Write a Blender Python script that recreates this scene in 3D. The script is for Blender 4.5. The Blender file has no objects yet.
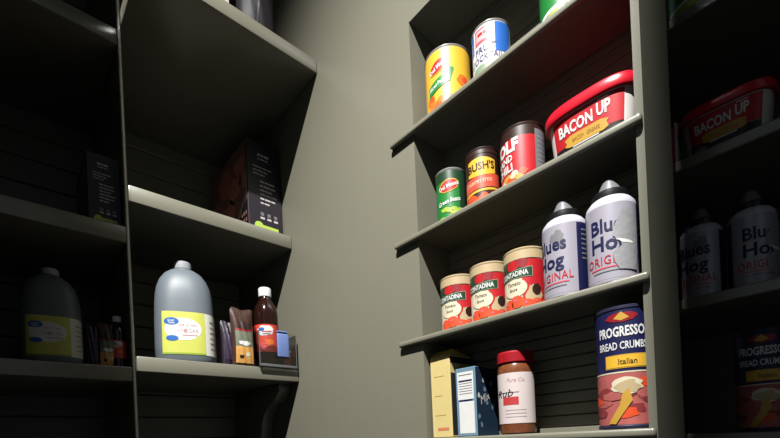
import bpy, bmesh, math, random
from mathutils import Vector, Matrix
random.seed(7)
S = bpy.context.scene
COL = S.collection
PI = math.pi

# ------------------------------------------------------------------ colours and materials
def lin(c):
    out = []
    for v in c:
        v /= 255.0
        out.append(v / 12.92 if v <= .04045 else ((v + .055) / 1.055) ** 2.4)
    return tuple(out) + (1.0,)

MATS = {}
KA = .34            # one exposure-wide scale: colours darkened below real tones to deepen shade, lamp raised
def mat(name, rgb, rough=.5, metal=0.0, var=.06, scale=60, bump=0.0, bscale=200, spec=.5, coat=0.0):
    if name in MATS:
        return MATS[name]
    m = bpy.data.materials.new(name)
    m.use_nodes = True
    nt = m.node_tree
    b = nt.nodes['Principled BSDF']
    b.inputs['Roughness'].default_value = rough
    b.inputs['Metallic'].default_value = metal
    b.inputs['Specular IOR Level'].default_value = spec * .45
    if coat:
        b.inputs['Coat Weight'].default_value = coat
        b.inputs['Coat Roughness'].default_value = .08
    tc = nt.nodes.new('ShaderNodeTexCoord')
    nz = nt.nodes.new('ShaderNodeTexNoise')
    nz.inputs['Scale'].default_value = scale
    nz.inputs['Detail'].default_value = 3
    nt.links.new(tc.outputs['Object'], nz.inputs['Vector'])
    mx = nt.nodes.new('ShaderNodeMix'); mx.data_type = 'RGBA'
    c = [v * (1.0 if metal > .5 else KA) for v in lin(rgb)[:3]]
    mx.inputs['A'].default_value = tuple(max(0, v * (1 - var)) for v in c[:3]) + (1,)
    mx.inputs['B'].default_value = tuple(min(1, v * (1 + var)) for v in c[:3]) + (1,)
    nt.links.new(nz.outputs['Fac'], mx.inputs['Factor'])
    nt.links.new(mx.outputs['Result'], b.inputs['Base Color'])
    if bump:
        n2 = nt.nodes.new('ShaderNodeTexNoise')
        n2.inputs['Scale'].default_value = bscale
        n2.inputs['Detail'].default_value = 4
        nt.links.new(tc.outputs['Object'], n2.inputs['Vector'])
        bp = nt.nodes.new('ShaderNodeBump')
        bp.inputs['Strength'].default_value = bump
        bp.inputs['Distance'].default_value = .002
        nt.links.new(n2.outputs['Fac'], bp.inputs['Height'])
        nt.links.new(bp.outputs['Normal'], b.inputs['Normal'])
    MATS[name] = m
    return m

def wall_mat():
    m = mat('greenish grey wall paint', (130, 127, 111), .42, 0, .04, 2.0, .06, 50, .45)
    nt = m.node_tree                       # faint vertical brush marks
    tc = [n for n in nt.nodes if n.type == 'TEX_COORD'][0]
    bp = [n for n in nt.nodes if n.type == 'BUMP'][0]
    mp = nt.nodes.new('ShaderNodeMapping'); mp.inputs['Scale'].default_value = (30, 30, .8)
    nz = nt.nodes.new('ShaderNodeTexNoise'); nz.inputs['Scale'].default_value = 1.0
    b2 = nt.nodes.new('ShaderNodeBump'); b2.inputs['Strength'].default_value = .12; b2.inputs['Distance'].default_value = .004
    nt.links.new(tc.outputs['Object'], mp.inputs['Vector'])
    nt.links.new(mp.outputs['Vector'], nz.inputs['Vector'])
    nt.links.new(nz.outputs['Fac'], b2.inputs['Height'])
    nt.links.new(bp.outputs['Normal'], b2.inputs['Normal'])
    nt.links.new(b2.outputs['Normal'], nt.nodes['Principled BSDF'].inputs['Normal'])
    return m

WALL = wall_mat()
BOARD = mat('greenish grey shelf paint', (130, 127, 111), .28, 0, .05, 14, .08, 120, 1.1)
FLOORM = mat('brown floor', (58, 50, 44), .5, 0, .2, 6)
CEIL = mat('white ceiling', (190, 188, 180), .8, 0, .04, 4)
STEEL = mat('tin can steel', (150, 147, 140), .35, .25, .08, 90)
WHITE = mat('white print', (232, 230, 226), .45)
CREAM = mat('cream print', (226, 214, 184), .45)
TAN = mat('tan print', (196, 172, 132), .45)
RED = mat('red print', (196, 32, 40), .4)
DRED = mat('deep red print', (150, 22, 34), .4)
ORANGE = mat('tomato orange print', (232, 84, 44), .4, 0, .2, 120)
PEACH = mat('peach orange print', (240, 120, 40), .4, 0, .25, 90)
YEL = mat('yellow print', (236, 184, 56), .4)
GOLD = mat('gold print', (204, 158, 62), .4)
GREEN = mat('green print', (34, 128, 54), .4)
DGREEN = mat('dark green print', (34, 66, 40), .4)
LGREEN = mat('pea green print', (168, 188, 66), .4, 0, .35, 160)
BLACK = mat('black print', (22, 20, 22), .4)
BROWN = mat('dark brown print', (52, 28, 20), .4)
NAVY = mat('navy print', (26, 30, 74), .4)
BLUE = mat('blue print', (44, 104, 190), .4)
PINKRED = mat('pinkish red print', (232, 96, 108), .45)
GREYT = mat('grey purple print', (96, 88, 128), .45)
PINK = mat('meat pink print', (186, 98, 92), .45, 0, .3, 70)
DPINK = mat('meat dark pink print', (140, 54, 58), .45, 0, .3, 70)
SAGE = mat('sage print', (140, 160, 132), .45, 0, .15, 90)
GREY = mat('grey print', (128, 126, 128), .45)
SILVERP = mat('silver foil print', (180, 174, 186), .35, .15, .04, 40)
FOIL = mat('worn silver foil patch', (172, 170, 172), .35, .2, .12, 60, .4, 60)

# ------------------------------------------------------------------ mesh builder
class MB:
    def __init__(s):
        s.bm = bmesh.new(); s.mats = []
    def mi(s, m):
        if m not in s.mats: s.mats.append(m)
        return s.mats.index(m)
    def merge(s, tmp, m):
        k = s.mi(m)
        vm = {v: s.bm.verts.new(v.co) for v in tmp.verts}
        for f in tmp.faces:
            try:
                nf = s.bm.faces.new([vm[v] for v in f.verts]); nf.material_index = k
            except ValueError: pass
        tmp.free()
    def prism(s, poly, z0, z1, m, bev=0, seg=2, axes='xyz'):
        """outline extruded along the third axis of 'axes'"""
        t = bmesh.new()
        def P(a, b, c):
            d = dict(zip(axes, (a, b, c))); return (d['x'], d['y'], d['z'])
        lo = [t.verts.new(P(x, y, z0)) for x, y in poly]
        hi = [t.verts.new(P(x, y, z1)) for x, y in poly]
        n = len(poly)
        t.faces.new(lo); t.faces.new(hi)
        for i in range(n):
            t.faces.new((lo[i], lo[(i + 1) % n], hi[(i + 1) % n], hi[i]))
        bmesh.ops.recalc_face_normals(t, faces=t.faces[:])
        if bev:
            bmesh.ops.bevel(t, geom=t.edges[:], offset=bev, segments=seg, affect='EDGES', profile=.5)
        s.merge(t, m); return s
    def box(s, lo, hi, m, bev=0, seg=2):
        return s.prism([(lo[0], lo[1]), (hi[0], lo[1]), (hi[0], hi[1]), (lo[0], hi[1])], lo[2], hi[2], m, bev, seg)
    def loft(s, rings, ms, cap0=True, cap1=True):
        """rings: equal-length point loops; ms: one material or one per span"""
        R = [[s.bm.verts.new(p) for p in r] for r in rings]
        n = len(R[0])
        for j in range(len(R) - 1):
            k = s.mi(ms[j] if isinstance(ms, (list, tuple)) else ms)
            for i in range(n):
                f = s.bm.faces.new((R[j][i], R[j][(i + 1) % n], R[j + 1][(i + 1) % n], R[j + 1][i])); f.material_index = k
        if cap0:
            f = s.bm.faces.new(R[0][::-1]); f.material_index = s.mi(ms[0] if isinstance(ms, (list, tuple)) else ms)
        if cap1:
            f = s.bm.faces.new(R[-1]); f.material_index = s.mi(ms[-1] if isinstance(ms, (list, tuple)) else ms)
        return s
    def lathe(s, prof, ms, seg=56, cap0=True, cap1=True):
        rings = [[(r * math.cos(2 * PI * i / seg), r * math.sin(2 * PI * i / seg), z) for i in range(seg)] for r, z in prof]
        return s.loft(rings, ms, cap0, cap1)
    def decal(s, t, m, mp, e, cut=.003, tcut=0):
        """flat 2D print t (a bmesh in the xy plane) wrapped on a surface mp(s, t, e)"""
        if cut and len(t.verts):
            xs = [v.co.x for v in t.verts]; a, b = min(xs), max(xs)
            k = math.floor(a / cut) + 1
            while k * cut < b:
                bmesh.ops.bisect_plane(t, geom=t.verts[:] + t.edges[:] + t.faces[:], plane_co=(k * cut, 0, 0), plane_no=(1, 0, 0))
                k += 1
            if tcut:
                ys = [v.co.y for v in t.verts]; a, b = min(ys), max(ys)
                k = math.floor(a / tcut) + 1
                while k * tcut < b:
                    bmesh.ops.bisect_plane(t, geom=t.verts[:] + t.edges[:] + t.faces[:], plane_co=(0, k * tcut, 0), plane_no=(0, 1, 0))
                    k += 1
        for v in t.verts:
            v.co = mp(v.co.x, v.co.y, e)
        s.merge(t, m); return s
    def build(s, name, parent=None, smooth=True, loc=None):
        bmesh.ops.recalc_face_normals(s.bm, faces=s.bm.faces[:])
        me = bpy.data.meshes.new(name)
        s.bm.to_mesh(me); s.bm.free()
        for m in s.mats: me.materials.append(m)
        if smooth:
            me.polygons.foreach_set('use_smooth', [True] * len(me.polygons))
            me.set_sharp_from_angle(angle=math.radians(35))
        o = bpy.data.objects.new(name, me); COL.objects.link(o)
        if parent: o.parent = parent
        if loc: o.location = loc
        return o

def poly2(pts):
    t = bmesh.new()
    f = t.faces.new([t.verts.new((x, y, 0)) for x, y in pts])
    bmesh.ops.triangulate(t, faces=[f])
    return t
def rect2(x0, x1, y0, y1): return poly2([(x0, y0), (x1, y0), (x1, y1), (x0, y1)])
def ell2(cx, cy, a, b, rot=0, n=28):
    c, s = math.cos(rot), math.sin(rot); out = []
    for i in range(n):
        x, y = a * math.cos(2 * PI * i / n), b * math.sin(2 * PI * i / n)
        out.append((cx + x * c - y * s, cy + x * s + y * c))
    return poly2(out)
def blob2(cx, cy, a, b, wob=.2, n=18, rot=0):
    out = []
    for i in range(n):
        k = 1 + random.uniform(-wob, wob); w = 2 * PI * i / n + rot
        out.append((cx + a * k * math.cos(w), cy + b * k * math.sin(w)))
    return poly2(out)
def band2(x0, x1, f0, f1, n=24):
    xs = [x0 + (x1 - x0) * i / n for i in range(n + 1)]
    return poly2([(x, f0(x)) for x in xs] + [(x, f1(x)) for x in reversed(xs)])

def text2(body, h, cx, cy, bold=.02, wide=1.0, shear=0, rot=0, arc=0, space=1.0):
    """lettering as flat faces, capital height h, centred on (cx, cy)"""
    cu = bpy.data.curves.new('lettering', 'FONT')
    cu.body = body; cu.size = 1; cu.offset = bold; cu.resolution_u = 2; cu.space_character = space
    o = bpy.data.objects.new('lettering', cu); COL.objects.link(o)
    dg = bpy.context.evaluated_depsgraph_get()
    me = bpy.data.meshes.new_from_object(o.evaluated_get(dg))
    bpy.data.objects.remove(o); bpy.data.curves.remove(cu)
    t = bmesh.new(); t.from_mesh(me); bpy.data.meshes.remove(me)
    bmesh.ops.triangulate(t, faces=t.faces[:])
    xs = [v.co.x for v in t.verts]; mx = (min(xs) + max(xs)) / 2
    k = h / .70
    c, s = math.cos(rot), math.sin(rot)
    for v in t.verts:
        x, y = (v.co.x - mx) * k * wide, (v.co.y - .35) * k
        x += y * shear
        y += arc * x * x
        v.co = (cx + x * c - y * s, cy + x * s + y * c, 0)
    return t
def width_of(t):
    xs = [v.co.x for v in t.verts]; return max(xs) - min(xs)

def cyl_map(r):
    rf = r if callable(r) else (lambda t: r)
    r0 = rf(0)
    def f(s, t, e):
        R = rf(t) + e; a = s / r0
        return (R * math.sin(a), -R * math.cos(a), t)
    return f
def flat_map(o, ux, uy):
    o, ux, uy = Vector(o), Vector(ux).normalized(), Vector(uy).normalized()
    n = ux.cross(uy)
    return lambda s, t, e: tuple(o + ux * s + uy * t + n * e)
E1, E2, E3, E4, E5 = .0003, .0006, .0009, .0012, .0015

# ------------------------------------------------------------------ things
CAMXY = (0.0, -.66)
def thing(name, label, cat, loc, rz=0.0, group=None):
    o = bpy.data.objects.new(name, None); o.empty_display_size = .05; COL.objects.link(o)
    o.location = loc; o.rotation_euler = (0, 0, rz)
    o['label'] = label; o['category'] = cat
    if group: o['group'] = group
    return o
def tag(o, label, cat, group=None):
    o['label'] = label; o['category'] = cat
    if group: o['group'] = group
    return o
def struct(o):
    o['kind'] = 'structure'; return o
def dup(root, loc, rz, label, group=None, sc=1.0):
    def rec(o, parent):
        c = o.copy(); COL.objects.link(c)
        if parent: c.parent = parent
        for ch in [k for k in bpy.data.objects if k.parent == o]:
            rec(ch, c)
        return c
    r = rec(root, None)
    r.location = loc; r.rotation_euler = (0, 0, rz); r.scale = (sc, sc, sc); r['label'] = label
    if group: r['group'] = group
    elif 'group' in r: del r['group']
    return r
def face_cam(x, y): return math.atan2(CAMXY[0] - x, -(CAMXY[1] - y))

# ------------------------------------------------------------------ the room
XL, XR = -.6115, -.1975          # niche sides
XE = -.187                       # free end of the niche wall
NT, NB, ND = 2.32, 1.0, .10      # niche top, bottom, depth
ZC = 4.0
w = MB()
w.box((-1.52, 0, 0), (XL, .13, ZC), WALL)
w.box((XR, 0, 0), (XE, .13, ZC), WALL)
w.box((XL, 0, NT), (XR, .13, ZC), WALL)
w.box((XL, 0, 0), (XR, .13, NB), WALL)
z = NB                            # grooved boards on the niche back
while z < NT - 1e-6:
    z1 = min(z + .021, NT)
    w.prism([(ND + .004, z), (ND, z + .002), (ND, z1 - .002), (ND + .004, z1), (.13, z1), (.13, z)], XL, XR, WALL, axes='yzx')
    z = z1
struct(w.build('wall_niche', smooth=False))
w = MB()
w.box((-1.62, -1.6, 0), (-1.52, .13, ZC), WALL)
z = .02
while z < ZC - .03:
    w.box((-1.52, -1.6, z), (-1.5, -.001, z + .068), WALL, .003, 1)
    z += .07
struct(w.build('wall_left', smooth=False))
w = MB(); w.box((-1.0, .64, 0), (.62, .70, ZC), WALL); struct(w.build('wall_back', smooth=False))
w = MB(); w.box((.52, .0, 0), (.62, .64, ZC), WALL); struct(w.build('wall_right', smooth=False))
w = MB(); w.box((-1.62, -1.6, -.05), (.62, .70, 0), FLOORM); struct(w.build('floor', smooth=False))
w = MB(); w.box((-1.62, -1.6, ZC), (.62, .70, ZC + .05), CEIL); struct(w.build('ceiling', smooth=False))
w = MB(); w.box((-1.5, -.82, 0), (-.70, -.69, ZC), WALL); w.box((.0105, -.82, 0), (.62, -.69, ZC), WALL); struct(w.build('shade_wall_front', smooth=False))  # unseen jamb walls, added to shade the side bay and the rack

# ---- niche shelves: board inside the niche, nosing with ears over the wall face
SZ = (2.096, 1.877, 1.663, 1.452)
SLAB = ('grey painted niche shelf carrying the yellow peach can, uppermost of the niche',
        'grey painted niche shelf under the red lidded tub and small cans',
        'grey painted niche shelf under the two squeeze bottles and cream cans',
        'grey painted niche shelf under the spice jar, boxes and navy canister')
for zt, lb in zip(SZ, SLAB):
    m = MB()
    xl = XL - .064
    m.prism([(xl, -.011), (XE, -.011), (XE, -.0006), (XR - .0006, -.0006), (XR - .0006, ND - .001), (XL + .0006, ND - .001), (XL + .0006, -.0006), (xl + .002, -.0006)],
            zt - .0125, zt, BOARD, .004, 3)
    tag(m.build('niche_shelf'), lb, 'shelf', 'shelves of the wall niche')

# ---- deep shelves on the left, two bays with an upright between
def left_shelf(x1, y0, y1, z0, z1, lb, grp, bracket=False):
    m = MB(); m.box((-1.499, y0, z0), (x1, y1, z1), BOARD, .003, 2)
    o = tag(m.build('pantry_shelf'), lb, 'shelf', grp)
    if bracket:
        k = MB(); zt = z0 - .0005
        prof = [(-1.48, zt), (-1.165, zt), (-1.165, zt - .022), (-1.18, zt - .034), (-1.20, zt - .05), (-1.232, zt - .062), (-1.262, zt - .078),
                (-1.282, zt - .104), (-1.29, zt - .14), (-1.31, zt - .18), (-1.36, zt - .23), (-1.42, zt - .27), (-1.48, zt - .28)]
        k.prism(prof, -.04, -.002, BOARD, .004, 2, axes='xzy')
        k.build('bracket', o)
    return o
G1 = 'deep shelves beside the niche wall'
left_shelf(-.95, -.4205, -.001, 2.438, 2.473, 'thick grey shelf high up holding the dark bag, topmost beside the niche wall', G1)
left_shelf(-1.12, -.4205, -.001, 2.030, 2.068, 'thick grey shelf under the dark printed box', G1)
left_shelf(-1.113, -.4205, -.001, 1.636, 1.671, 'thick grey shelf under the large vinegar jug and clear bin', G1, True)
G2 = 'shelves of the dim bay'
left_shelf(-1.12, -1.2, -.4295, 2.385, 2.42, 'dim grey shelf at the top of the dark side bay', G2)
left_shelf(-1.12, -1.2, -.4295, 1.93, 1.968, 'dim grey middle shelf of the dark side bay, above the smaller jug', G2)
left_shelf(-1.12, -1.2, -.4295, 1.613, 1.646, 'dim grey shelf under the smaller vinegar jug in the dark side bay', G2)
m = MB(); m.box((-1.499, -.429, 0), (-1.124, -.421, ZC - .001), BOARD, .002, 1)
tag(m.build('shelf_upright'), 'thin grey upright board dividing the lit shelves from the dark bay', 'upright')

# ---- set-back rack seen past the free end of the wall
RZ = (2.213, 1.946, 1.689, 1.438)
RY = .29
for zt, lb in zip(RZ, ('dim shelf at the top of the rack past the wall end, under the green can',
                       'dim rack shelf under the shaded red lidded tub',
                       'dim rack shelf under the two shaded squeeze bottles',
                       'dim bottom rack shelf under the shaded bread crumb canister')):
    m = MB(); m.box((-.9, RY, zt - .02), (.40, .63, zt), BOARD, .002, 1)
    tag(m.build('rack_shelf'), lb, 'shelf', 'shelves of the set-back rack')
m = MB(); m.box((.4005, RY - .005, 0), (.425, .63, 2.6), BOARD, .002, 1)
tag(m.build('rack_upright'), 'grey upright board at the end of the shaded rack', 'upright')

# ------------------------------------------------------------------ goods: cans
def can(name, label, x, y, z, r, h, paint, turn=0.0, group=None, top=STEEL):
    t = thing(name, label, 'can', (x, y, z + .0005), face_cam(x, y) + turn, group)
    b = MB()
    g = .0012
    b.lathe([(r - .003, .0008), (r - .001, 0), (r + g, .0012), (r + g, .003), (r, .0048), (r, h - .0048), (r + g, h - .003), (r + g, h - .0012), (r, h), (r - .002, h - .001), (r - .003, h - .004), (r - .008, h - .004), (.002, h - .0035)], top)
    b.build('can_body', t)
    l = MB(); paint(l, r + .0002, h); l.build('can_label', t)
    return t
def wrap(l, r, z0, z1, m, e=0):
    l.lathe([(r + e, z0), (r + e, z1)], m, cap0=False, cap1=False)
def oval_logo(l, mp, cx, cy, a, b, rot, words):
    l.decal(ell2(cx, cy, a, b, rot), YEL, mp, E2)
    l.decal(ell2(cx, cy, a * .9, b * .86, rot), RED, mp, E3)
    l.decal(text2(words, b * .62, cx, cy, .02, .85, 0, rot), WHITE, mp, E4)

def p_peach(l, r, h):
    mp = cyl_map(r)
    wrap(l, r, .005, h - .005, YEL)
    for cx, cz, a in ((-.03, .012, .02), (-.006, .018, .023), (.02, .012, .018), (.04, .03, .016), (.033, .062, .015), (-.04, .035, .012)):
        l.decal(blob2(cx, cz + .004, a, a * .8, .08), PEACH, mp, E1)
        l.decal(blob2(cx + a * .25, cz + .006, a * .45, a * .35, .15), ORANGE, mp, E2)
    l.decal(poly2([(-.044, .045), (.004, .064), (.012, .088), (.006, .092), (-.006, .082), (-.044, .066)]), GREEN, mp, E3)
    l.decal(text2('Sliced Peaches', .007, -.019, .066, .02, .8, .2, .3), WHITE, mp, E4)
    oval_logo(l, mp, -.019, .100, .024, .013, .4, 'Del Monte')
def p_cocktail(l, r, h):
    mp = cyl_map(r)
    wrap(l, r, .005, h - .005, WHITE)
    l.decal(rect2(.018, .052, .046, h - .006), BLUE, mp, E1)
    l.decal(rect2(-.05, -.026, .062, h - .006), BLUE, mp, E1)
    l.decal(rect2(-.021, .014, .070, h - .008), PINKRED, mp, E2)
    l.decal(rect2(-.018, .011, .074, h - .012), mat('pale pink print', (240, 170, 172), .45), mp, E3)
    for k, (a, b) in enumerate(((-.014, -.004), (-.002, .007))):
        l.decal(rect2(a, b, .083, .088), RED, mp, E4)
    l.decal(text2('FRUIT', .011, .0, .058, .012, 1.0), GREYT, mp, E3)
    l.decal(text2('COCKTAIL', .011, .0, .042, .012, .85), GREYT, mp, E3)
    l.decal(blob2(-.006, .017, .03, .014, .12), SAGE, mp, E2)
    l.decal(blob2(.018, .014, .012, .009, .12), YEL, mp, E3)
def p_greencan(l, r, h):
    mp = cyl_map(r)
    wrap(l, r, .005, h - .005, GREEN)
    l.decal(band2(-.05, .05, lambda x: .026 + .1 * x, lambda x: .032 + .1 * x), WHITE, mp, E1)
    l.decal(blob2(-.004, .018, .022, .008, .2), LGREEN, mp, E2)
    l.decal(blob2(.004, .06, .02, .016, .15), SAGE, mp, E1)
    oval_logo(l, mp, 0, .088, .024, .011, .2, 'Del Monte')
def p_peas(l, r, h):
    mp = cyl_map(r)
    wrap(l, r, .005, h - .005, GREEN)
    wrap(l, r, h - .024, h - .005, DGREEN, E1)
    l.decal(rect2(.016, .09, .004, h - .006), DGREEN, mp, E1)
    for k in range(16):
        l.decal(blob2(-.024 + .05 * random.random(), .006 + .024 * random.random(), .008, .004, .2, 10, random.random()), LGREEN, mp, E2 + .00002 * k)
    l.decal(text2('Green Beans', .0085, -.006, .045, .02, .75, .2, .18), WHITE, mp, E3)
    oval_logo(l, mp, -.006, .075, .021, .0125, .25, 'Del Monte')
def p_beans(l, r, h):
    mp = cyl_map(r)
    wrap(l, r, .005, h - .005, BROWN)
    l.decal(band2(-.06, .06, lambda x: .034 + 1.5 * x * x * 0 + .08 * x, lambda x: .058 + .08 * x), mat('salmon red print', (222, 86, 62), .4), mp, E1)
    l.decal(text2("COUNTRY STYLE", .006, -.004, .047, .012, .8, 0, .08), CREAM, mp, E2)
    l.decal(band2(-.05, .05, lambda x: .028 + .08 * x, lambda x: .032 + .08 * x), YEL, mp, E1)
    for k in range(22):
        l.decal(blob2(-.036 + .075 * random.random(), .006 + .017 * random.random(), .007, .0045, .15, 10), ORANGE, mp, E1 + .00002 * k)
    l.decal(band2(-.024, .03, lambda x: .06 + 4 * (x * x - .0007), lambda x: .091 - 6 * x * x), YEL, mp, E2)
    l.decal(text2("BUSH'S", .014, .002, .075, .03, .85, 0, .05), BROWN, mp, E3)
    wrap(l, r, h - .012, h - .005, BROWN, E2)
def p_chili(l, r, h):
    mp = cyl_map(r)
    wrap(l, r, .005, h - .022, RED)
    wrap(l, r, h - .022, h - .005, BROWN)
    l.decal(rect2(.030, .085, .005, h - .012), GREY, mp, E1)
    for k in range(9):
        l.decal(rect2(.034, .058 - .003 * (k % 3), .018 + .008 * k, .020 + .008 * k), SILVERP, mp, E2)
    l.decal(text2('WOLF', .020, -.034, .074, .05, .85, 0, .04), WHITE, mp, E2)
    l.decal(text2('BRAND', .011, -.032, .053, .03, .85, 0, .06), WHITE, mp, E2)
    l.decal(text2('CHILI', .013, -.030, .037, .03, .9, 0, .08), WHITE, mp, E2)
    for k in range(8):
        l.decal(blob2(-.045 + .06 * k / 8, .012 + .006 * (k % 2) + .001 * k, .008, .006, .2), [GOLD, ORANGE, CREAM][k % 3], mp, E2 + .00002 * k)
def p_tomato(l, r, h):
    mp = cyl_map(r)
    wrap(l, r, .005, h - .005, CREAM)
    wrap(l, r, h - .020, h - .0045, TAN, E1)
    wrap(l, r, h - .0208, h - .0195, BROWN, E2)
    l.decal(rect2(-.004, .075, .006, h - .0215), RED, mp, E1)
    l.decal(band2(-.06, -.004, lambda x: .062, lambda x: h - .0215), DGREEN, mp, E1)
    l.decal(blob2(-.020, .082, .011, .009, .1), RED, mp, E2)
    l.decal(blob2(-.004, .084, .011, .008, .1), DRED, mp, E2)
    l.decal(blob2(.016, .026, .014, .018, .18), TAN, mp, E2)
    l.decal(blob2(.020, .036, .008, .010, .1), BROWN, mp, E3)
    l.decal(band2(-.05, .014, lambda x: .059 + .0 * x, lambda x: .073 + .1 * (x + .02)), SAGE, mp, E3)
    l.decal(band2(-.05, .013, lambda x: .060, lambda x: .072 + .1 * (x + .02)), DGREEN, mp, E3 + .0001)
    l.decal(text2('CONTADINA', .0085, -.020, .0665, .025, .72, 0, .04), WHITE, mp, E4)
    l.decal(ell2(-.018, .042, .022, .016), CREAM, mp, E3)
    l.decal(text2('Tomato', .0065, -.019, .050, .006, .85, .2), BROWN, mp, E4)
    l.decal(text2('Sauce', .0055, -.020, .040, .006, .85, .2), BROWN, mp, E4)
    for cx, cz, a in ((-.030, .014, .012), (-.014, .018, .0125), (.004, .012, .010), (.02, .014, .009), (.036, .012, .008)):
        l.decal(blob2(cx, cz, a, a * .85, .06), ORANGE, mp, E4)
        l.decal(blob2(cx - a * .2, cz + a * .25, a * .3, a * .25, .1), PINKRED, mp, E5)

can('food_can', 'large yellow peach can with red oval logo and green leaf on the top niche shelf', -.562, .0595, SZ[0], .0465, .137, p_peach, .0)
can('food_can', 'white and blue fruit cocktail can beside the large yellow can', -.448, .047, SZ[0], .0345, .105, p_cocktail, -.30)
GREENCAN = can('food_can', 'green can cut by the top of the picture on the top niche shelf', -.311, .048, SZ[0], .0355, .110, p_greencan, .0)
can('food_can', 'short green bean can with red oval logo, beside the brown bean can', -.554, .042, SZ[1], .0295, .110, p_peas, .05)
can('food_can', 'brown bean can with yellow banner between the green can and red chili can', -.477, .043, SZ[1], .0305, .110, p_beans, -.15, None, BROWN)
CHILI = can('food_can', 'red chili can with big white letters beside the red lidded tub', -.396, .0505, SZ[1], .0375, .108, p_chili, -.2, None, BROWN)
GT = 'cream and red tomato cans on the niche shelf'
TOM = can('food_can', 'cream topped tomato sauce can nearest the niche side, farthest from the squeeze bottles', -.552, .0495, SZ[2], .0360, .1105, p_tomato, .0, GT, TAN)
dup(TOM, (-.4765, .0495, SZ[2] + .0005), face_cam(-.4765, .05) + .04, 'cream topped tomato sauce can in the middle of its row of three', GT)
dup(TOM, (-.401, .0495, SZ[2] + .0005), face_cam(-.401, .05) - .03, 'cream topped tomato sauce can touching the squeeze bottle', GT)

# ------------------------------------------------------------------ lard tub
def superpts(a, b, n, cnt, zz, cy=0):
    out = []
    for i in range(cnt):
        w_ = 2 * PI * i / cnt - PI / 2
        c, s = math.cos(w_), math.sin(w_)
        out.append((a * math.copysign(abs(c) ** (2 / n), c), cy + b * math.copysign(abs(s) ** (2 / n), s), zz))
    return out
def make_tub(label, x, y, z):
    t = thing('food_tub', label, 'tub', (x, y, z + .0005))
    A0, B0, A1, B1, H, N = .0595, .0345, .0668, .0405, .076, 3.0
    def ab(zz):
        k = zz / H; return A0 + (A1 - A0) * k, B0 + (B1 - B0) * k
    b = MB(); TW = mat('white tub plastic', (226, 220, 214), .35)
    rings = [superpts(A0 - .004, B0 - .004, N, 96, 0)] + [superpts(*ab(zz), N, 96, zz) for zz in (.003, .02, .04, .06, H)]
    b.loft(rings, TW); b.build('tub_body', t)
    L = MB(); LID = mat('red lid plastic', (214, 28, 48), .28, 0, .03, 30)
    zz = H - .004
    L.loft([superpts(A1 + .001, B1 + .001, N, 96, zz), superpts(A1 + .0052, B1 + .0052, N, 96, zz), superpts(A1 + .006, B1 + .006, N, 96, zz + .002), superpts(A1 + .006, B1 + .006, N, 96, zz + .013),
            superpts(A1 + .004, B1 + .004, N, 96, zz + .017), superpts(A1 + .0005, B1 + .0005, N, 96, zz + .018), superpts(A1 - .004, B1 - .004, N, 96, zz + .014), superpts(.02, .012, N, 96, zz + .0145)], LID)
    L.build('lid', t)
    # arc-length walk round the mid-height outline, s = 0 at the front centre
    base = superpts(1, 1, N, 2400, 0)
    tab = [0.0]; a, bb = ab(.04)
    for i in range(1, 1201):
        p, q = base[i - 1], base[i]
        tab.append(tab[-1] + math.hypot((q[0] - p[0]) * a, (q[1] - p[1]) * bb))
    def mp(s, tt, e):
        d = abs(s); lo, hi = 0, 1200
        while lo < hi:
            mid = (lo + hi) // 2
            if tab[mid] < d: lo = mid + 1
            else: hi = mid
        p = base[lo]; aa, b2 = ab(tt)
        return (math.copysign((aa + e) * abs(p[0]), s), (b2 + e) * p[1], tt)
    l = MB()
    l.decal(rect2(-.052, .056, .006, .071), WHITE, mp, E1, tcut=.012)
    l.decal(rect2(-.0505, .0545, .026, .070), RED, mp, E2, tcut=.012)
    l.decal(rect2(-.0505, .0545, .007, .0255), BLACK, mp, E2, tcut=.012)
    l.decal(blob2(-.036, .013, .010, .006, .2), GREY, mp, E3)
    l.decal(blob2(.0, .012, .012, .005, .2), BROWN, mp, E3)
    l.decal(rect2(-.020, .020, .019, .0208), WHITE, mp, E3)
    l.decal(text2('BACON', .0165, -.014, .0505, .03, .64, .0, .0), WHITE, mp, E4)
    l.decal(text2('UP', .0175, .027, .0535, .03, .62, .0, .0), WHITE, mp, E4)
    l.decal(rect2(.019, .0345, .0652, .0668), WHITE, mp, E4)
    rib = [(-.032, .024), (-.024, .021), (.026, .021), (.034, .024), (.031, .031), (.034, .035), (.024, .038), (-.022, .038), (-.032, .034), (-.029, .029)]
    l.decal(poly2(rib), GOLD, mp, E4)
    l.decal(text2('BACON GREASE', .0055, .001, .0295, .0, .72), mat('brown gold print', (150, 100, 36), .45), mp, E5)
    l.build('tub_label', t)
    return t
TUB = make_tub('white tub with red lid and red bacon grease label on the niche shelf', -.2725, .056, SZ[1])

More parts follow.
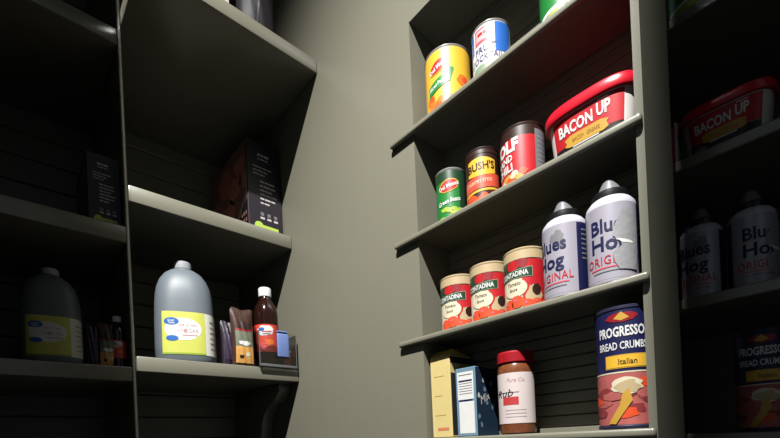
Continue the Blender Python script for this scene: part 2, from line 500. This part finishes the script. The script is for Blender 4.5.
# ------------------------------------------------------------------ squeeze bottles
def make_squeeze(label, x, y, z, turn, foil):
    t = thing('squeeze_bottle', label, 'bottle', (x, y, z + .0005), face_cam(x, y) + turn, 'sauce squeeze bottles on the niche shelf'); t.scale = (.975, .975, .925)
    r, h = .0352, .134
    b = MB()
    b.lathe([(r - .004, 0), (r - .001, .0015), (r, .005), (r, h - .012), (r - .0015, h - .004), (r - .006, h + .002), (.0255, h + .005), (.0240, h + .006), (.0240, h + .010), (.004, h + .010)], mat('pale bottle plastic', (198, 194, 204), .35))
    b.build('bottle_body', t)
    c = MB(); CB = mat('black cap plastic', (24, 23, 25), .35)
    c.lathe([(.0245, h + .003), (.0262, h + .0035), (.0266, h + .006), (.0262, h + .014), (.0240, h + .0165), (.019, h + .0175), (.004, h + .0175)], CB); cap = c.build('cap', t)
    n = MB(); NZ = mat('grey nozzle plastic', (116, 116, 118), .35)
    n.lathe([(.0185, h + .0165), (.0180, h + .018), (.0160, h + .023), (.0125, h + .031), (.0105, h + .036), (.0092, h + .0385), (.0078, h + .040), (.002, h + .040)], NZ); n.build('nozzle', cap)
    l = MB(); r += .0002; mp = cyl_map(r)
    wrap(l, r, .006, h - .012, SILVERP)
    l.decal(rect2(.044, .074, .006, h - .013), NAVY, mp, E1)
    l.decal(rect2(-.064, -.046, .006, h - .013), NAVY, mp, E1)
    for k in range(7):
        l.decal(rect2(.052, .066, .06 + .008 * k, .0625 + .008 * k), GREY, mp, E2)
    l.decal(text2('Blues', .0215, .0, .0905, .022, .86), NAVY, mp, E2)
    l.decal(text2('Hog', .0225, -.002, .0625, .022, .95), NAVY, mp, E2)
    l.decal(text2('ORIGINAL', .0135, 0, .036, .005, .76, 0, 0, 0, 1.12), RED, mp, E2)
    l.decal(rect2(-.03, .03, .0235, .0255), PINKRED, mp, E2)
    l.decal(rect2(-.026, .026, .0175, .0190), GREY, mp, E2)
    if foil:
        pts = [(a_ - .009, b_) for a_, b_ in [(.020, .018), (.046, .016), (.050, .045), (.050, .085), (.044, .108), (.028, .112), (.022, .100), (.016, .088), (.012, .070), (.022, .062), (.024, .054), (.012, .044), (.014, .030)]]
        l.decal(poly2(pts), FOIL, mp, E4)
        l.decal(poly2([(.006, .066), (.030, .060), (.032, .056), (.016, .058)]), WHITE, mp, E5)
    else:
        l.decal(blob2(.014, .098, .011, .013, .2), GREY, mp, E1)
    l.build('bottle_label', t)
    return t
SQ1 = make_squeeze('pale sauce squeeze bottle with dark navy side stripe beside the tomato cans', -.3165, .0290, SZ[2], -.72, False)
SQ2 = make_squeeze('pale sauce squeeze bottle with worn silver patch, nearest the niche end', -.2450, .0290, SZ[2], -.06, True)

# ------------------------------------------------------------------ bottom niche shelf
def make_spice(label, x, y, z):
    t = thing('spice_jar', label, 'jar', (x, y, z + .0005), face_cam(x, y))
    r, h = .0322, .148
    b = MB(); SP = mat('brown spice in clear jar', (128, 72, 42), .25, 0, .35, 240, 0, 200, .5, .6)
    b.lathe([(r - .004, 0), (r - .001, .002), (r, .006), (r, .112), (r - .0006, .120), (r - .003, .126), (r - .005, .130), (.004, .130)], SP); b.build('jar_body', t)
    c = MB(); CP = mat('red cap plastic', (170, 24, 36), .35)
    seg = 96; rings = []
    for zz, rr in ((.128, .029), (.129, .0318), (.1455, .0318), (.148, .030), (.1475, .004)):
        rings.append([((rr + (.0004 if i % 2 and .03 < rr else 0)) * math.cos(2 * PI * i / seg), (rr + (.0004 if i % 2 and .03 < rr else 0)) * math.sin(2 * PI * i / seg), zz) for i in range(seg)])
    c.loft(rings, CP); c.build('cap', t)
    l = MB(); r += .0003; mp = cyl_map(r)
    PK = mat('off white jar label', (222, 206, 202), .5)
    l.decal(rect2(-.075, .040, .019, .109), PK, mp, E1)
    l.decal(text2('Pure Co.', .007, .0, .096, .0, .9, .3), mat('faded pink print', (206, 150, 150), .5), mp, E2)
    l.decal(text2('Rub', .013, -.022, .073, .0, 1.2, .35, .05), BLACK, mp, E2)
    l.decal(rect2(-.05, .004, .0735, .0745), BLACK, mp, E2)
    l.decal(rect2(-.026, .003, .052, .066), mat('brick red print', (196, 62, 62), .45), mp, E2)
    for k in range(3):
        l.decal(rect2(-.022, .016, .030 + .006 * k, .0312 + .006 * k), mat('light grey print', (182, 170, 168), .5), mp, E2)
    l.build('jar_label', t)
    return t
SPICE = make_spice('brown spice jar with red cap and white label beside the blue box', -.4255, .0445, SZ[3])

def make_canister(label, x, y, z):
    t = thing('food_canister', label, 'canister', (x, y, z + .0005), face_cam(x, y) - .1)
    r, h = .0392, .175
    b = MB()
    b.lathe([(r - .002, 0), (r + .0012, .0005), (r + .0014, .004), (r, .0055), (r, h - .006), (r + .0014, h - .0045), (r + .0014, h - .001), (r, h), (r - .003, h - .001), (r - .004, h - .005), (.003, h - .005)], mat('dark card rim', (40, 40, 64), .4))
    b.build('canister_body', t)
    l = MB(); r += .0003; mp = cyl_map(r)
    wrap(l, r, .006, .081, PINK)
    wrap(l, r, .081, h - .006, NAVY)
    l.decal(band2(-.075, .075, lambda x: .0795, lambda x: .0815), CREAM, mp, E1)
    for k in range(14):
        cx = -.05 + .1 * random.random(); cz = .014 + .052 * random.random()
        l.decal(blob2(cx, cz, .016, .007, .25, 14, 0), [DPINK, PINK, ORANGE, DPINK][k % 4], mp, E1 + .00004 * k)
    l.decal(blob2(.004, .062, .020, .012, .15), CREAM, mp, E3 + .0004)
    l.decal(blob2(.004, .060, .016, .009, .2), TAN, mp, E4 + .0003)
    l.decal(poly2([(-.022, .008), (-.012, .007), (.010, .040), (.006, .058), (-.002, .050), (-.006, .034)]), GOLD, mp, E4 + .0004)
    l.decal(rect2(-.024, .034, .086, .1055), GOLD, mp, E2)
    l.decal(rect2(-.0225, .0325, .0875, .104), YEL, mp, E3)
    l.decal(text2('Italian', .008, .006, .0955, .01, .9), BROWN, mp, E4)
    l.decal(text2('BREAD CRUMBS', .0105, -.001, .1185, .015, .62, 0, 0, .6), WHITE, mp, E2)
    l.decal(text2('PROGRESSO', .0135, -.002, .1385, .03, .60, 0, 0, .9), WHITE, mp, E2)
    l.decal(blob2(.0, .158, .020, .007, .15), DRED, mp, E2)
    l.decal(poly2([(-.01, .157), (0, .166), (.01, .157), (0, .1535)]), GOLD, mp, E3)
    l.build('canister_label', t)
    return t
CANIS = make_canister('navy bread crumb canister with meat picture beside the niche end', -.2345, .0345, SZ[3])

# yellow carton with a slanted top flap
YB = mat('pale yellow card', (226, 204, 136), .55); YS = mat('yellow card edge', (206, 176, 78), .55); YSHADE = mat('shade-painted yellow card', (46, 44, 46), .5)
t = thing('food_box', 'tall pale yellow carton with slanted top in the bottom corner of the niche', 'box', (-.5805, .050, SZ[3] + .0005), -.02)
b = MB(); hx, hy, h = .0265, .036, .166
b.box((-hx, -hy, 0), (hx, hy, h), YB, .001, 1); b.build('carton', t)
b = MB(); b.prism([(-hy + .0005, h + .0003), (hy - .0005, h + .0003), (hy - .0005, h + .002), (-hy + .012, h + .013), (-hy + .0005, h + .002)], -hx + .001, hx - .001, YS, .0006, 1, axes='yzx'); b.build('top_flap', t)
b = MB(); mp = flat_map((0, -hy, 0), (1, 0, 0), (0, 0, 1))
b.decal(rect2(-.012, .018, .014, .020), mat('orange pink print', (214, 130, 96), .5), mp, E1, 0)
for k, wd in ((0, .03), (1, .022), (2, .028)):
    b.decal(rect2(-.018, -.018 + wd, .045 + .04 * k, .0462 + .04 * k), mat('light brown print', (196, 160, 84), .5), mp, E1, 0)
mp = flat_map((hx, 0, 0), (0, 1, 0), (0, 0, 1))
b.decal(rect2(-.034, .034, .004, .130), YSHADE, mp, E1, 0); b.decal(rect2(-.034, .034, .150, .163), YSHADE, mp, E1, 0)  # shade of the yellow carton's side painted on as dark patches
b.build('carton_print', t)
# blue carton with a nutrition panel
BB = mat('light blue card', (112, 144, 164), .5, 0, .2, 60); BD = mat('dark blue shade-painted card', (30, 52, 74), .5, 0, .3, 50)
t = thing('food_box', 'blue carton with white nutrition panel between the yellow carton and spice jar', 'box', (-.5205, .0525, SZ[3] + .0005), 0.02)
b = MB(); hx, hy, h = .0235, .036, .134
b.box((-hx, -hy, 0), (hx, hy, h), BB, .001, 1); b.build('carton', t)
b = MB(); mp = flat_map((0, -hy, 0), (1, 0, 0), (0, 0, 1))
b.decal(rect2(-.019, .019, .072, .126), WHITE, mp, E1, 0); b.decal(rect2(-.017, .019, .006, .068), WHITE, mp, E1, 0)
for zz, th in ((.121, .0016), (.110, .003), (.104, .001), (.099, .001), (.094, .001), (.089, .001), (.084, .001), (.0715, .003)):
    b.decal(rect2(-.016, .016, zz - th, zz), NAVY if th > .002 else GREY, mp, E2, 0)
mp = flat_map((hx, 0, 0), (0, 1, 0), (0, 0, 1))
b.decal(rect2(-.035, .035, .001, .133), BD, mp, E1, 0)  # dark blue side, colour deepened to stand for missing direct light
for k in range(9):
    b.decal(blob2(-.028 + .056 * random.random(), .02 + .09 * random.random(), .004, .005, .3), [BB, WHITE, BB][k % 3], mp, E2, 0)
b.decal(text2('Mix', .016, -.006, .075, 0, 1, .3, .4), WHITE, mp, E3, 0)
b.build('carton_print', t)

# ------------------------------------------------------------------ left shelves: boxed set, jug, packets, bin, bottle
def make_darkbox(label, loc, rz=0):
    t = thing('product_box', label, 'box', loc, rz)        # front face at local x = 0, one side at local y = 0
    W, D, h = .106, .27, .272
    b = MB(); CD = mat('black purple card', (44, 38, 46), .42, 0, .1, 20)
    b.box((-D, -W, 0), (0, 0, h), CD, .0012, 1); b.build('carton', t)
    p = MB(); mp = flat_map((0, -W, 0), (0, 1, 0), (0, 0, 1))      # s runs from the near edge to the wall
    LT = mat('white text print', (214, 208, 206), .5)
    def words(x, z, ws, hh):
        for q in ws:
            p.decal(rect2(x, x + q, z, z + hh), LT, mp, E1, 0); x += q + .0022
    words(.034, .232, (.010, .006, .014), .0065); words(.034, .222, (.006, .012, .009), .003)
    words(.018, .197, (.016, .010, .012, .014), .003); words(.018, .186, (.012, .018, .010), .003); words(.018, .176, (.02, .014), .0028)
    for k, ws in enumerate(((.014, .010, .018), (.010, .020, .014), (.012, .008, .012), (.016, .012, .020), (.012, .018, .012), (.010, .016))):
        words(.038, .156 - .0125 * k, ws, .0042)
    for k in range(3):
        p.decal(rect2(.036 + .021 * k, .049 + .021 * k, .048, .054), LT, mp, E1, 0)
        p.decal(rect2(.037 + .021 * k, .047 + .021 * k, .058, .068), GREY, mp, E1, 0)
    LG = mat('lime green print', (196, 222, 92), .45)
    p.decal(ell2(.031, .024, .0145, .0145), LG, mp, E1, 0)
    p.decal(rect2(.036, .092, .014, .031), LG, mp, E2, 0)
    for k in range(5):
        p.decal(rect2(.048 + .0088 * k, .0545 + .0088 * k, .0165, .022), DGREEN, mp, E3, 0)
    mp2 = flat_map((0, -W, 0), (-1, 0, 0), (0, 0, 1))              # picture on the long side
    mp2 = (lambda g: (lambda s, tt, e: g(s, tt, -e)))(mp2)
    PR = mat('dim red brown print', (196, 122, 106), .45, 0, .3, 40); PD = mat('dusky brown print', (138, 100, 90), .45, 0, .3, 40)
    p.decal(rect2(.004, .266, .004, .268), PD, mp2, E1, 0)
    for cx, cz, a in ((.05, .21, .035), (.09, .16, .045), (.16, .20, .05), (.14, .10, .05), (.22, .14, .04), (.03, .16, .025)):
        p.decal(blob2(cx, cz, a, a * .8, .25), PR, mp2, E2, 0)
    p.decal(poly2([(.004, .20), (.010, .16), (.012, .12), (.040, .095), (.075, .060), (.09, .02), (.082, .02), (.066, .055), (.034, .085), (.004, .110)]), mat('pale print', (190, 176, 176), .45), mp2, E3, 0)
    p.decal(poly2([(.004, .100), (.034, .080), (.066, .050), (.078, .008), (.004, .008)]), BLACK, mp2, E3, 0)
    for i in range(4):
        for j in range(3):
            p.decal(rect2(.010 + .014 * i, .018 + .014 * i, .016 + .02 * j, .026 + .02 * j), PD, mp2, E4, 0)
    p.build('carton_print', t)
    return t
DBOX = make_darkbox('dark purple product box with white text and lime green mark on the middle deep shelf', (-1.165, -.0035, 2.0685))

def make_jug(label, x, y, z):
    t = thing('vinegar_jug', label, 'jug', (x, y, z + .0005), math.radians(72)); t.scale = (1, 1, .975)      # local -y faces out of the shelf
    JP = mat('translucent blue grey plastic', (106, 114, 121), .5, 0, .06, 8)
    def ring(a, zz, n=3.2, b_=None): return superpts(a, b_ or a, n, 64, zz)
    b = MB()
    R = [ring(.062, 0), ring(.070, .002), ring(.0725, .008), ring(.0725, .05), ring(.0715, .11), ring(.0695, .16), ring(.0675, .185, 3.0), ring(.064, .205, 2.8), ring(.057, .225, 2.6),
         ring(.046, .242, 2.4), ring(.033, .253, 2.2), ring(.0235, .2575, 2.0), ring(.0205, .260, 2), ring(.0205, .266, 2), ring(.004, .266, 2)]
    b.loft(R, JP); b.build('jug_body', t)
    # moulded grip at the back corner
    g = MB(); path = [(.0, .052, .235), (0, .066, .225), (0, .078, .20), (0, .082, .16), (0, .078, .125), (0, .066, .11)]
    rings = []
    for i, p in enumerate(path):
        a = Vector(path[max(i - 1, 0)]); c = Vector(path[min(i + 1, len(path) - 1)]); d = (c - a).normalized()
        u = Vector((1, 0, 0)); v = d.cross(u)
        rings.append([tuple(Vector(p) + u * .011 * math.cos(2 * PI * k / 16) + v * .008 * math.sin(2 * PI * k / 16)) for k in range(16)])
    g.loft(rings, JP); g.build('handle', t)
    c = MB(); c.lathe([(.0195, .2605), (.0208, .261), (.0212, .264), (.0208, .278), (.0185, .280), (.003, .280)], mat('grey jug cap', (176, 178, 182), .4)); c.build('cap', t)
    # label wraps front and one side
    base = superpts(1, 1, 3.2, 1600, 0); tab = [0.0]
    for i in range(1, 801):
        p, q = base[i - 1], base[i]; tab.append(tab[-1] + .0722 * math.hypot(q[0] - p[0], q[1] - p[1]))
    zs = [(0, .0725), (.05, .0725), (.11, .0715), (.16, .0695)]
    def ra(tt):
        for (z0, a0), (z1, a1) in zip(zs, zs[1:]):
            if tt <= z1: return a0 + (a1 - a0) * (tt - z0) / (z1 - z0)
        return zs[-1][1]
    def mp(s, tt, e):
        d = abs(s); lo, hi = 0, 800
        while lo < hi:
            mid = (lo + hi) // 2
            if tab[mid] < d: lo = mid + 1
            else: hi = mid
        p = base[lo]; k = ra(tt) + e
        return (math.copysign(k * abs(p[0]), s), k * p[1], tt)
    l = MB()
    LY = mat('lemon green label', (206, 208, 92), .45); LW = mat('white jug label', (226, 226, 214), .45)
    l.decal(rect2(-.053, .100, .018, .128), LW, mp, E1, .004, .02)
    l.decal(rect2(-.053, .047, .018, .128), LY, mp, E2, .004, .02)
    l.decal(rect2(-.053, .047, .018, .0225), mat('green label edge', (150, 176, 60), .45), mp, E3, .004)
    l.decal(ell2(-.004, .083, .042, .029), WHITE, mp, E3)
    BL = mat('logo blue', (38, 106, 186), .4)
    l.decal(ell2(-.030, .102, .017, .0095), BL, mp, E4); l.decal(text2('Great', .0055, -.031, .1045, .012, .85), WHITE, mp, E5); l.decal(text2('Value', .0055, -.030, .0985, .012, .85), WHITE, mp, E5)
    l.decal(ell2(-.029, .059, .014, .007), BL, mp, E4)
    GB = mat('grey red print', (196, 142, 142), .45)
    l.decal(text2('DISTILLED WHITE', .005, .006, .093, .004, .72), GB, mp, E4)
    l.decal(text2('VINEGAR', .0095, .006, .079, .0, .85), GB, mp, E4)
    l.decal(rect2(-.006, .028, .066, .0685), GB, mp, E4)
    for k in range(6):
        l.decal(rect2(.060, .094 - .006 * (k % 2), .036 + .014 * k, .039 + .014 * k), GREY if k % 2 else GB, mp, E3)
    l.build('jug_label', t)
    return t
JUG = make_jug('large blue grey vinegar jug with yellow green label on the lower deep shelf', -1.2, -.285, 1.671)

def pouch(name, label, loc, rz, w_, h, d, m, paint=None, lean=0.0):
    """pillow packet, front towards local -y"""
    t = thing(name, label, 'packet', loc, rz); t.rotation_euler = (lean, 0, rz)
    b = MB(); nx, nz = 14, 18
    def P(u, v, side):
        x = (u - .5) * w_ * (1 - .05 * math.sin(PI * v)); zz = v * h
        bulge = (math.sin(PI * u) ** .5) * (math.sin(PI * min(1, v * .92 + .08)) ** .6) if 0 < u < 1 and v < 1 else 0
        return (x, side * d * .5 * bulge + .0012 * math.sin(23 * u + 9 * v) * math.sin(PI * u), zz + .0025 * math.sin(9 * u) * v)
    for side in (-1, 1):
        V = [[b.bm.verts.new(P(i / nx, j / nz, side)) for i in range(nx + 1)] for j in range(nz + 1)]
        for j in range(nz):
            for i in range(nx):
                f = b.bm.faces.new((V[j][i], V[j][i + 1], V[j + 1][i + 1], V[j + 1][i])); f.material_index = b.mi(m)
    bmesh.ops.remove_doubles(b.bm, verts=b.bm.verts[:], dist=.0004)
    b.build('packet_body', t)
    if paint:
        l = MB()
        def mp(s, tt, e):
            p = P(s / (w_ * .97) + .5, tt / h, -1); return (p[0], p[1] - e - .0008, p[2])
        paint(l, mp); l.build('packet_print', t)
    return t
PUR = mat('dark purple foil', (40, 26, 44), .45, .1, .15, 30, .3, 40)
BRW = mat('dark brown foil', (70, 44, 34), .35, .1, .15, 30, .3, 40)
OUT = math.radians(90)         # local -y turned towards +x, out of the shelf
def p_purple(l, mp):
    l.decal(rect2(-.010, .012, .02, .09), mat('violet print', (58, 40, 66), .4), mp, E1, .004, .006)
PURP = pouch('snack_packet', 'dark purple foil packet between the large jug and brown packet', (-1.166, -.1835, 1.6715), OUT - .1, .042, .128, .022, PUR, p_purple, -.05)
def p_food(l, mp):
    l.decal(rect2(-.024, .024, .006, .050), mat('golden food print', (224, 164, 84), .45, 0, .3, 120), mp, E1, .004, .005)
    l.decal(rect2(-.024, .024, .050, .092), mat('grey green print', (112, 118, 96), .45, 0, .25, 90), mp, E1, .004, .005)
    l.decal(blob2(.002, .108, .02, .012, .1), BROWN, mp, E1, .004, .005)
    l.decal(blob2(.0, .060, .018, .006, .2), WHITE, mp, E2, .004, .005)
    l.decal(rect2(-.024, .024, .092, .097), DRED, mp, E2, .004, .005)
    l.decal(blob2(-.01, .022, .006, .005, .2), BROWN, mp, E2, .004, .005); l.decal(blob2(.009, .03, .008, .006, .2), CREAM, mp, E2, .004, .005)
FOODP = pouch('snack_packet', 'brown foil packet with golden food picture beside the clear bin', (-1.125, -.1610, 1.6715), OUT, .064, .156, .030, BRW, p_food, -.04)

# clear bin
CL = bpy.data.materials.new('clear plastic'); CL.use_nodes = True
nt = CL.node_tree; nt.nodes.remove(nt.nodes['Principled BSDF'])
tr = nt.nodes.new('ShaderNodeBsdfTransparent'); tr.inputs['Color'].default_value = (.93, .93, .93, 1); mx = nt.nodes.new('ShaderNodeMixShader')
fr = nt.nodes.new('ShaderNodeFresnel'); fr.inputs['IOR'].default_value = 1.45; mr = nt.nodes.new('ShaderNodeMapRange')
mr.inputs['To Min'].default_value = .05; mr.inputs['To Max'].default_value = .7
nt.links.new(fr.outputs['Fac'], mr.inputs['Value']); nt.links.new(mr.outputs['Result'], mx.inputs['Fac'])
nt.links.new(tr.outputs['BSDF'], mx.inputs[1]); gl = nt.nodes.new('ShaderNodeBsdfGlossy'); gl.inputs['Roughness'].default_value = .08; gl.inputs['Color'].default_value = (.6, .6, .6, 1); nt.links.new(gl.outputs['BSDF'], mx.inputs[2])
nt.links.new(mx.outputs['Shader'], nt.nodes['Material Output'].inputs['Surface'])
t = thing('storage_bin', 'clear plastic bin with blue clip standing at the shelf edge against the wall', 'bin', (-1.101, -.1265, 1.6715))
b = MB(); X, Y, Z, T = -.28, .1145, .098, .0022
b.box((X, 0, 0), (0, Y, .006), CL, .001, 1)
b.box((-T, 0, .0061), (0, Y, Z), CL, .0008, 1); b.box((X, 0, .0061), (X + T, Y, Z), CL, .0008, 1)
b.box((X + T + .0001, 0, .0061), (-T - .0001, T, Z), CL, .0008, 1); b.box((X + T + .0001, Y - T, .0061), (-T - .0001, Y, Z), CL, .0008, 1)
b.build('bin_shell', t)
b = MB(); RIM = mat('grey clear rim plastic', (104, 104, 106), .2)
b.box((-.0035, -.0006, 0), (.0012, Y + .0006, .0075), RIM, .0012, 2); b.box((-.003, -.0004, .0078), (.0004, .002, Z), RIM, .0006, 1); b.box((-.003, Y - .002, .0078), (.0004, Y + .0004, Z), RIM, .0006, 1); b.build('bin_edging', t)
b = MB(); CLIP = mat('blue clip plastic', (112, 134, 188), .4)
b.box((.0004, .052, .028), (.006, .088, .096), CLIP, .004, 3); b.box((-.006, .054, .0985), (.006, .086, .1035), CLIP, .002, 2); b.build('clip', t)

def make_bottle(label, x, y, z, rz):
    t = thing('syrup_bottle', label, 'bottle', (x, y, z + .0005), rz)
    r = .0335
    BG = mat('dark brown syrup bottle', (40, 19, 15), .12, 0, .1, 10, 0, 200, .6)
    b = MB(); b.lathe([(r - .004, 0), (r - .001, .002), (r, .006), (r, .150), (r - .001, .162), (r - .005, .175), (r - .012, .188), (.0165, .197), (.0150, .202), (.0150, .210), (.003, .210)], BG); b.build('bottle_body', t)
    c = MB(); c.lathe([(.0155, .2035), (.0178, .204), (.018, .206), (.018, .226), (.0165, .229), (.003, .229)], mat('white cap plastic', (232, 230, 226), .4)); c.build('cap', t)
    l = MB(); r += .0003; mp = cyl_map(r); OR = mat('orange red label', (222, 70, 52), .42)
    wrap(l, r, .040, .118, OR)
    l.decal(blob2(-.004, .100, .023, .015, .12), WHITE, mp, E1)
    l.decal(ell2(-.014, .104, .009, .005), BLUE, mp, E2)
    l.decal(rect2(-.012, .014, .096, .099), RED, mp, E2); l.decal(rect2(-.010, .010, .0895, .092), GREYT, mp, E2)
    for k in range(3):
        l.decal(rect2(-.024, .012 - .004 * k, .044 + .008 * k, .047 + .008 * k), PINKRED, mp, E2)
    l.decal(blob2(.008, .067, .012, .010, .2), PEACH, mp, E1)
    l.build('bottle_label', t)
    return t
BOT = make_bottle('dark brown syrup bottle with white cap standing inside the clear bin', -1.155, -.0765, 1.6775, math.atan2(1.155, .58))
ORP = mat('orange packet foil', (206, 110, 60), .4, 0, .2, 60)
pouch('snack_packet', 'small orange packet inside the clear bin next to the wall', (-1.135, -.0225, 1.678), OUT + .1, .032, .05, .018, ORP)

# dark bag and pale packet up on the highest shelf
def p_bag(l, mp):
    l.decal(poly2([(-.008, .02), (-.004, .02), (.004, .10), (.012, .17), (.008, .17), (0, .10)]), mat('pale crease print', (100, 92, 102), .3), mp, E1, .004, .006)
pouch('grocery_bag', 'dark purple bag standing on the highest deep shelf', (-1.020, -.136, 2.4735), OUT - .2, .100, .20, .06, mat('dark plum plastic', (26, 21, 27), .6, 0, .15, 25, .4, 30), p_bag)
t = thing('food_box', 'pale pinkish box at the edge of the highest deep shelf', 'box', (-1.00, -.262, 2.4735), .05)
b = MB(); b.box((-.12, -.05, 0), (0, .05, .09), mat('pale pink card', (226, 214, 208), .5), .001, 1); b.build('carton', t)
b = MB(); b.decal(rect2(-.035, .035, .02, .05), PINKRED, flat_map((0, 0, 0), (0, 1, 0), (0, 0, 1)), E1, 0); b.build('carton_print', t)

# ------------------------------------------------------------------ goods in the dim bay
LZ, MZ = 1.6465, 1.9685
dup(JUG, (-1.19, -.565, LZ), math.radians(80), 'smaller vinegar jug in the dark side bay', None, .76)
dup(PURP, (-1.155, -.498, LZ), OUT - .15, 'small dark purple packet beside the smaller jug in the dark bay', None, .72)
dup(FOODP, (-1.150, -.4695, LZ), OUT - .1, 'small brown packet with golden picture in the dark bay', None, .64)
dup(BOT, (-1.155, -.4495, LZ), math.radians(80), 'small dark syrup bottle by the upright in the dark bay', None, .52)
dup(DBOX, (-1.15, -.4315, MZ), 0, 'dim product box by the upright on the dark bay middle shelf', None, .60)
# ------------------------------------------------------------------ goods on the shaded rack
def on_rack(src, x, y, k, turn, label):
    return dup(src, (x, y, RZ[k] + .0005), face_cam(x, y) + turn, label)
on_rack(GREENCAN, -.197, .345, 0, 0, 'shaded green can at the top of the rack past the wall end')
on_rack(CHILI, -.262, .345, 1, 0, 'shaded red chili can on the rack, partly behind the wall end')
dup(TUB, (-.152, .348, RZ[1] + .0005), 0, 'shaded red lidded tub on the rack past the wall end')
on_rack(TOM, -.270, .345, 2, 0, 'shaded tomato sauce can on the rack, partly behind the wall end')
on_rack(SQ1, -.197, .345, 2, -.42, 'shaded squeeze bottle with navy stripe on the rack, next to the tomato can')
on_rack(SQ2, -.123, .345, 2, .42, 'shaded squeeze bottle with worn silver patch on the rack')
on_rack(SPICE, -.290, .345, 3, 0, 'shaded spice jar with red cap on the bottom rack shelf')
on_rack(CANIS, -.117, .350, 3, 0, 'shaded navy bread crumb canister on the bottom rack shelf')

# ------------------------------------------------------------------ the lamp: a small spot lamp hung from the ceiling beside the added jamb walls
LP = Vector((.10, -1.20, 3.70)); AIM = Vector((-.64, -.28, 1.05))
t = thing('spot_lamp', 'small black ceiling spot lamp beside the added jamb walls, out of the picture', 'lamp', (LP.x, LP.y, ZC))
LM = mat('black lamp metal', (24, 24, 26), .4, .3)
b = MB(); b.lathe([(.004, -.001), (.03, -.001), (.03, -.012), (.004, -.014)], LM, 24); b.build('base', t)
b = MB(); b.lathe([(.005, -.014), (.005, -.165)], LM, 12); b.build('stem', t)
b = MB(); b.lathe([(.004, -.165), (.022, -.166), (.026, -.18), (.026, -.187), (.004, -.187)], LM, 24); b.build('lamp_head', t)
ld = bpy.data.lights.new('spot_light', 'SPOT'); lo = bpy.data.objects.new('spot_light', ld); COL.objects.link(lo)
lo.location = LP; lo.rotation_euler = (AIM - LP).to_track_quat('-Z', 'Y').to_euler()
ld.energy = 1850; ld.color = (.975, .975, .955); ld.shadow_soft_size = .014; ld.spot_size = math.radians(76); ld.spot_blend = 1.0

wd = bpy.data.worlds.new('hall'); S.world = wd; wd.use_nodes = True
bg = wd.node_tree.nodes['Background']; bg.inputs['Color'].default_value = (.8, .92, 1, 1); bg.inputs["Strength"].default_value = .28

# ------------------------------------------------------------------ camera
FPX, PX, PY, ROLL = 430.0, 391.0, 441.0, .045
yaw = math.atan2(472, 430)
F = Vector((-math.sin(yaw), math.cos(yaw), 0)); R = Vector((math.cos(yaw), math.sin(yaw), 0)); U = Vector((0, 0, 1))
c, s = math.cos(ROLL), math.sin(ROLL)
right = R * c - U * s; up = R * s + U * c
cd = bpy.data.cameras.new('camera'); cam = bpy.data.objects.new('camera', cd); COL.objects.link(cam)
M = Matrix((right, up, -F)).transposed().to_4x4(); M.translation = Vector((0, -.66, 1.45))
cam.matrix_world = M
cd.sensor_width = 36; cd.lens = FPX / 780 * 36; cd.clip_start = .01
cd.shift_x = (390 - PX) / 780; cd.shift_y = (PY - 219) / 780
S.camera = cam
vs = S.view_settings; vs.view_transform = 'Standard'; vs.look = 'None'; vs.gamma = 1; vs.exposure = 0; vs.use_curve_mapping = False
